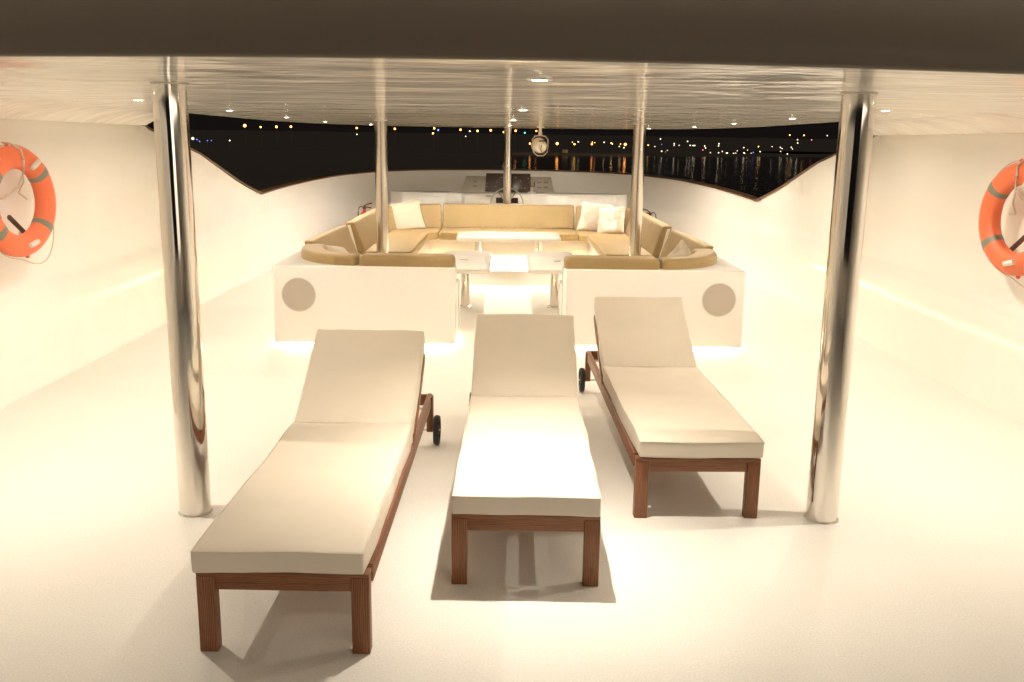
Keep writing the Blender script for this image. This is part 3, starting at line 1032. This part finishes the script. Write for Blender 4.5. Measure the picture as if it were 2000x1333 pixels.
hp('knob', g, 'red_paint', cb)

# ================================================================== SEARCHLIGHT
sl = thing('searchlight', 'round white searchlight hanging from the ceiling edge over the helm', 'searchlight', (.50, 15.4, 2.205), R(15))
g = bmesh.new(); lathe(g, [(.060, -.035), (.060, -.052), (.026, -.02), (.026, -.11), (.034, -.12), (.034, -.175)], 20); link('mount_post', g, 'white_enamel', sl)
g = bmesh.new()

oc = [(0, -.175), (.09, -.185), (.135, -.245), (.135, -.36)]
tube(g, [(x, 0, z) for x, z in ([(-a, b_) for a, b_ in oc[::-1]] + oc[1:])], .011, 8)
tube(g, [(-.135, 0, -.36), (-.12, -.02, -.44), (-.05, -.03, -.50), (.05, -.03, -.50), (.12, -.02, -.44), (.135, 0, -.36)], .007, 8)
link('yoke', g, 'satin_steel', sl)
hm = Matrix.Translation((0, 0, -.345)) @ Matrix.Rotation(R(100), 4, 'X') @ Matrix.Rotation(R(0), 4, 'Z')
g = bmesh.new(); lathe(g, [(.02, .11), (.06, .105), (.095, .07), (.112, .0), (.122, -.06), (.124, -.09), (.115, -.092), (.10, -.07), (.01, -.05)], 32, hm); hd = link('lamp_head', g, 'white_enamel', sl)
g = bmesh.new(); tube(g, [(-.05, -.125, -.27), (-.045, -.155, -.265), (.045, -.155, -.262), (.05, -.125, -.27)], .010, 8); link('handle', g, 'black_plastic', hd)
g = bmesh.new(); tube(g, [(-.01, -.118, -.33), (-.03, -.14, -.40), (.0, -.13, -.47), (.05, -.06, -.46), (.10, -.02, -.38), (.10, 0, -.30)], .005, 6); link('cable', g, 'black_plastic', hd)

# ================================================================== FIRE EXTINGUISHERS
def extinguisher(loc, s, label):
    t = thing('fire_extinguisher', label, 'fire extinguisher', loc, R(20) * s, 'red fire extinguishers on the bow bulwark')
    g = bmesh.new(); lathe(g, [(.05, .0), (.07, .01), (.075, .03), (.075, .36), (.06, .41), (.03, .44), (.022, .46), (.022, .48)], 28); link('cylinder', g, 'red_paint', t)
    g = bmesh.new(); lathe(g, [(.024, .478), (.030, .49), (.030, .52), (.018, .53)], 16)
    tube(g, [(0, 0, .51), (.06 * s, -.02, .515), (.12 * s, -.03, .505)], .011, 8)
    tube(g, [(-.01, 0, .53), (.05 * s, -.02, .565), (.13 * s, -.03, .585)], .012, 8)
    link('valve_handle', g, 'brown_strap', t)
    g = bmesh.new(); tube(g, [(-.02 * s, 0, .51), (-.06 * s, -.01, .535), (-.10 * s, -.02, .50), (-.115 * s, -.02, .42), (-.10 * s, -.02, .22), (-.09 * s, -.02, .14)], .010, 8, radii=[.009, .009, .009, .009, .012, .016]); link('hose', g, 'black_plastic', t)
    g = bmesh.new(); lathe(g, [(.0765, .26), (.0765, .29)], 28, cap=False); link('strap', g, 'satin_steel', t)
extinguisher((-2.54, 16.35, .25), 1, 'red fire extinguisher showing behind the left rear corner of the sofa')
extinguisher((2.50, 16.35, .21), -1, 'dark fire extinguisher showing behind the right rear corner of the sofa')

# ================================================================== FAR SHORE LAMPS
BIG= [(-200, 720, 12.2, 'O', 2.2), (-188, 720, 11.3, 'Y', 1.2), (-176, 720, 11.7, 'O', 1.6), (-165, 720, 11.9, 'O', 1.5), (-240, 720, 2.1, 'W', 1.8), (-237, 720, 1.4, 'B', 0.8), (-235, 720, 0.0, 'B', 0.7), (-229, 720, 0.7, 'B', 0.6), (-226, 720, 0.8, 'B', 0.6), (-212, 720, 1.0, 'W', 0.8), (-115, 720, 11.6, 'O', 1.3), (-115, 720, 6.9, 'W', 0.7), (-100, 720, 5.9, 'W', 0.8), (-86, 720, 11.4, 'O', 1.4), (-56, 720, 12.2, 'Y', 1.3), (-53, 720, 10.9, 'B', 1.3), (-57, 720, 8.4, 'Y', 1.2), (-36, 720, 11.4, 'O', 1.4), (-29, 720, 10.4, 'W', 0.9), (-23, 720, 10.7, 'Y', 1.4), (-13, 720, 11.3, 'O', 1.5), (-3, 720, 10.1, 'Y', 1.3), (6, 720, 11.2, 'O', 1.4), (13, 720, 9.8, 'T', 1.0), (23, 760, 11.8, 'O', 1.2), (-32, 720, 6.5, 'W', 0.6), (18, 760, 1.8, 'O', 1.3), (40, 760, 2.1, 'O', 2.1), (54, 760, 1.8, 'Y', 1.2), (68, 760, 2.0, 'O', 1.3), (95, 760, 2.2, 'O', 2.0)]
SM= [(55, 800, 3.5, 'W', 0.6), (60, 800, 3.8, 'W', 0.8), (72, 800, 3.7, 'O', 0.7), (74, 800, 3.3, 'O', 0.7), (82, 800, 3.7, 'W', 0.8), (88, 800, 3.1, 'Y', 0.9), (89, 800, 2.5, 'W', 0.8), (96, 800, 2.4, 'O', 0.8), (95, 800, 0.4, 'W', 0.7), (99, 800, -0.6, 'W', 0.8), (133, 915, 11.3, 'W', 0.9), (152, 937, 8.0, 'W', 0.9), (153, 934, 2.8, 'B', 0.65), (149, 908, -3.8, 'W', 0.9), (155, 923, -4.8, 'W', 0.9), (163, 958, -3.2, 'W', 0.65), (147, 938, 0.6, 'W', 0.65), (139, 930, 1.8, 'Y', 1.0), (136, 940, -0.6, 'Y', 1.0), (166, 937, 3.7, 'W', 0.9), (160, 904, 2.0, 'W', 0.65), (171, 938, 2.1, 'W', 0.65), (172, 900, 5.8, 'W', 0.9), (186, 958, 2.2, 'W', 0.9), (188, 953, 2.1, 'W', 0.9), (185, 930, 2.1, 'W', 0.9), (192, 916, 1.8, 'W', 0.9), (197, 935, -0.1, 'W', 0.9), (190, 914, -2.0, 'R', 0.9), (197, 912, -4.5, 'W', 0.65), (212, 945, 2.2, 'W', 0.9), (209, 930, 4.1, 'W', 0.9), (210, 934, -4.6, 'W', 0.9), (218, 953, -3.4, 'W', 0.9), (219, 935, -4.8, 'W', 0.9), (224, 930, -5.8, 'W', 0.9), (225, 925, -4.6, 'W', 0.65), (230, 940, -2.6, 'W', 0.65), (240, 955, 0.7, 'W', 0.9), (229, 909, -4.2, 'W', 0.9), (231, 914, -9.0, 'W', 0.9), (244, 940, -4.7, 'W', 0.65), (238, 909, -3.6, 'B', 0.9), (248, 955, -9.5, 'W', 0.9), (256, 959, 1.9, 'Y', 1.0), (251, 933, -2.9, 'W', 0.9), (260, 924, 2.1, 'W', 0.65), (275, 947, 1.4, 'W', 0.9), (263, 900, 0.3, 'W', 0.65), (274, 942, -2.5, 'W', 0.65), (283, 949, -5.5, 'W', 0.9), (273, 904, 1.6, 'W', 0.9), (276, 910, 0.1, 'W', 0.65), (292, 948, 9.2, 'W', 0.9), (289, 937, 5.9, 'W', 0.9), (270, 902, 13.1, 'Y', 1.0), (289, 919, 13.3, 'Y', 1.0), (322, 949, 13.7, 'W', 0.9), (291, 901, 8.9, 'R', 0.9), (222, 952, -9.7, 'W', 0.9), (244, 955, -1.7, 'W', 0.65)]
def lamp_proto(kind, r, h, name):
    o = thing(name, None, None)
    g = bmesh.new()
    bmesh.ops.create_icosphere(g, subdivisions=2, radius=r)
    link('lamp_globe', g, EM[kind], o, smooth=80)
    if h:
        g = bmesh.new(); tube(g, [(0, .3, -h), (0, .3, -r * .6)], .14, 6)
        link('lamp_pole', g, 'dark_pole', o)
    return o
COLN = {'O': 'orange', 'Y': 'yellow', 'W': 'white', 'B': 'blue', 'T': 'teal', 'R': 'red'}
cache = {}
def place_lamp(x, y, z, c, r, name, label, cat, group):
    z = max(z, -5.0)
    h = min(14, max(1.5, z + 5.5)) if name == 'street_lamp' else 0
    key = (c, r, round(h), name)
    if key in cache: o = copy_tree(cache[key])
    else: o = cache[key] = lamp_proto(c, r * .8, h, name)
    o.location = (x, y, z)
    tag(o, label, cat, group)
for k, (x, y, z, c, r) in enumerate(BIG):
    if x < -150 and z > 9: w = 'on tall mast, left of the left slim column'
    elif x < -150: w = 'low on the far shore just right of the left large column'
    elif x < -60: w = 'far lamp above the dark shore around the left slim column'
    elif x < 15: w = 'in the row of distant lamps left of the hanging searchlight'
    else: w = 'on the far waterfront between searchlight and right slim column'
    sz = 'large ' if r > 1.9 else 'small ' if r < 1 else ''
    place_lamp(x, y, z, c, r * .62, 'street_lamp', ('%s%s street lamp %s' % (sz, COLN[c], w)), 'street lamp', 'street lamps along the far shore')
for k, (x, y, z, c, r) in enumerate(SM):
    w = 'between the searchlight and the right slim column' if x < 125 else 'on the far dark hillside at right'
    place_lamp(x, y, z, c, r * .60, 'town_light', 'tiny %s town light %s' % (COLN[c], w), 'town light', 'tiny town lights across the water, %s, %s' % (COLN[c], 'centre' if x < 125 else 'right'))
# small hut on the beach
t = thing('beach_hut', 'small dim hut on the far waterfront beside the searchlight', 'hut', (46, 752, -5.3))
link('wall', bx((0, 0, 1.4), (4.5, 3.5, 2.8), .05), 'hut_wall', t)
g = bmesh.new(); prism(g, [(-2.7, 2.8), (2.7, 2.8), (0, 3.9)], -2, 2)
for v in g.verts: v.co = Vector((v.co.x, v.co.z, v.co.y))
link('roof', g, 'night_land', t)
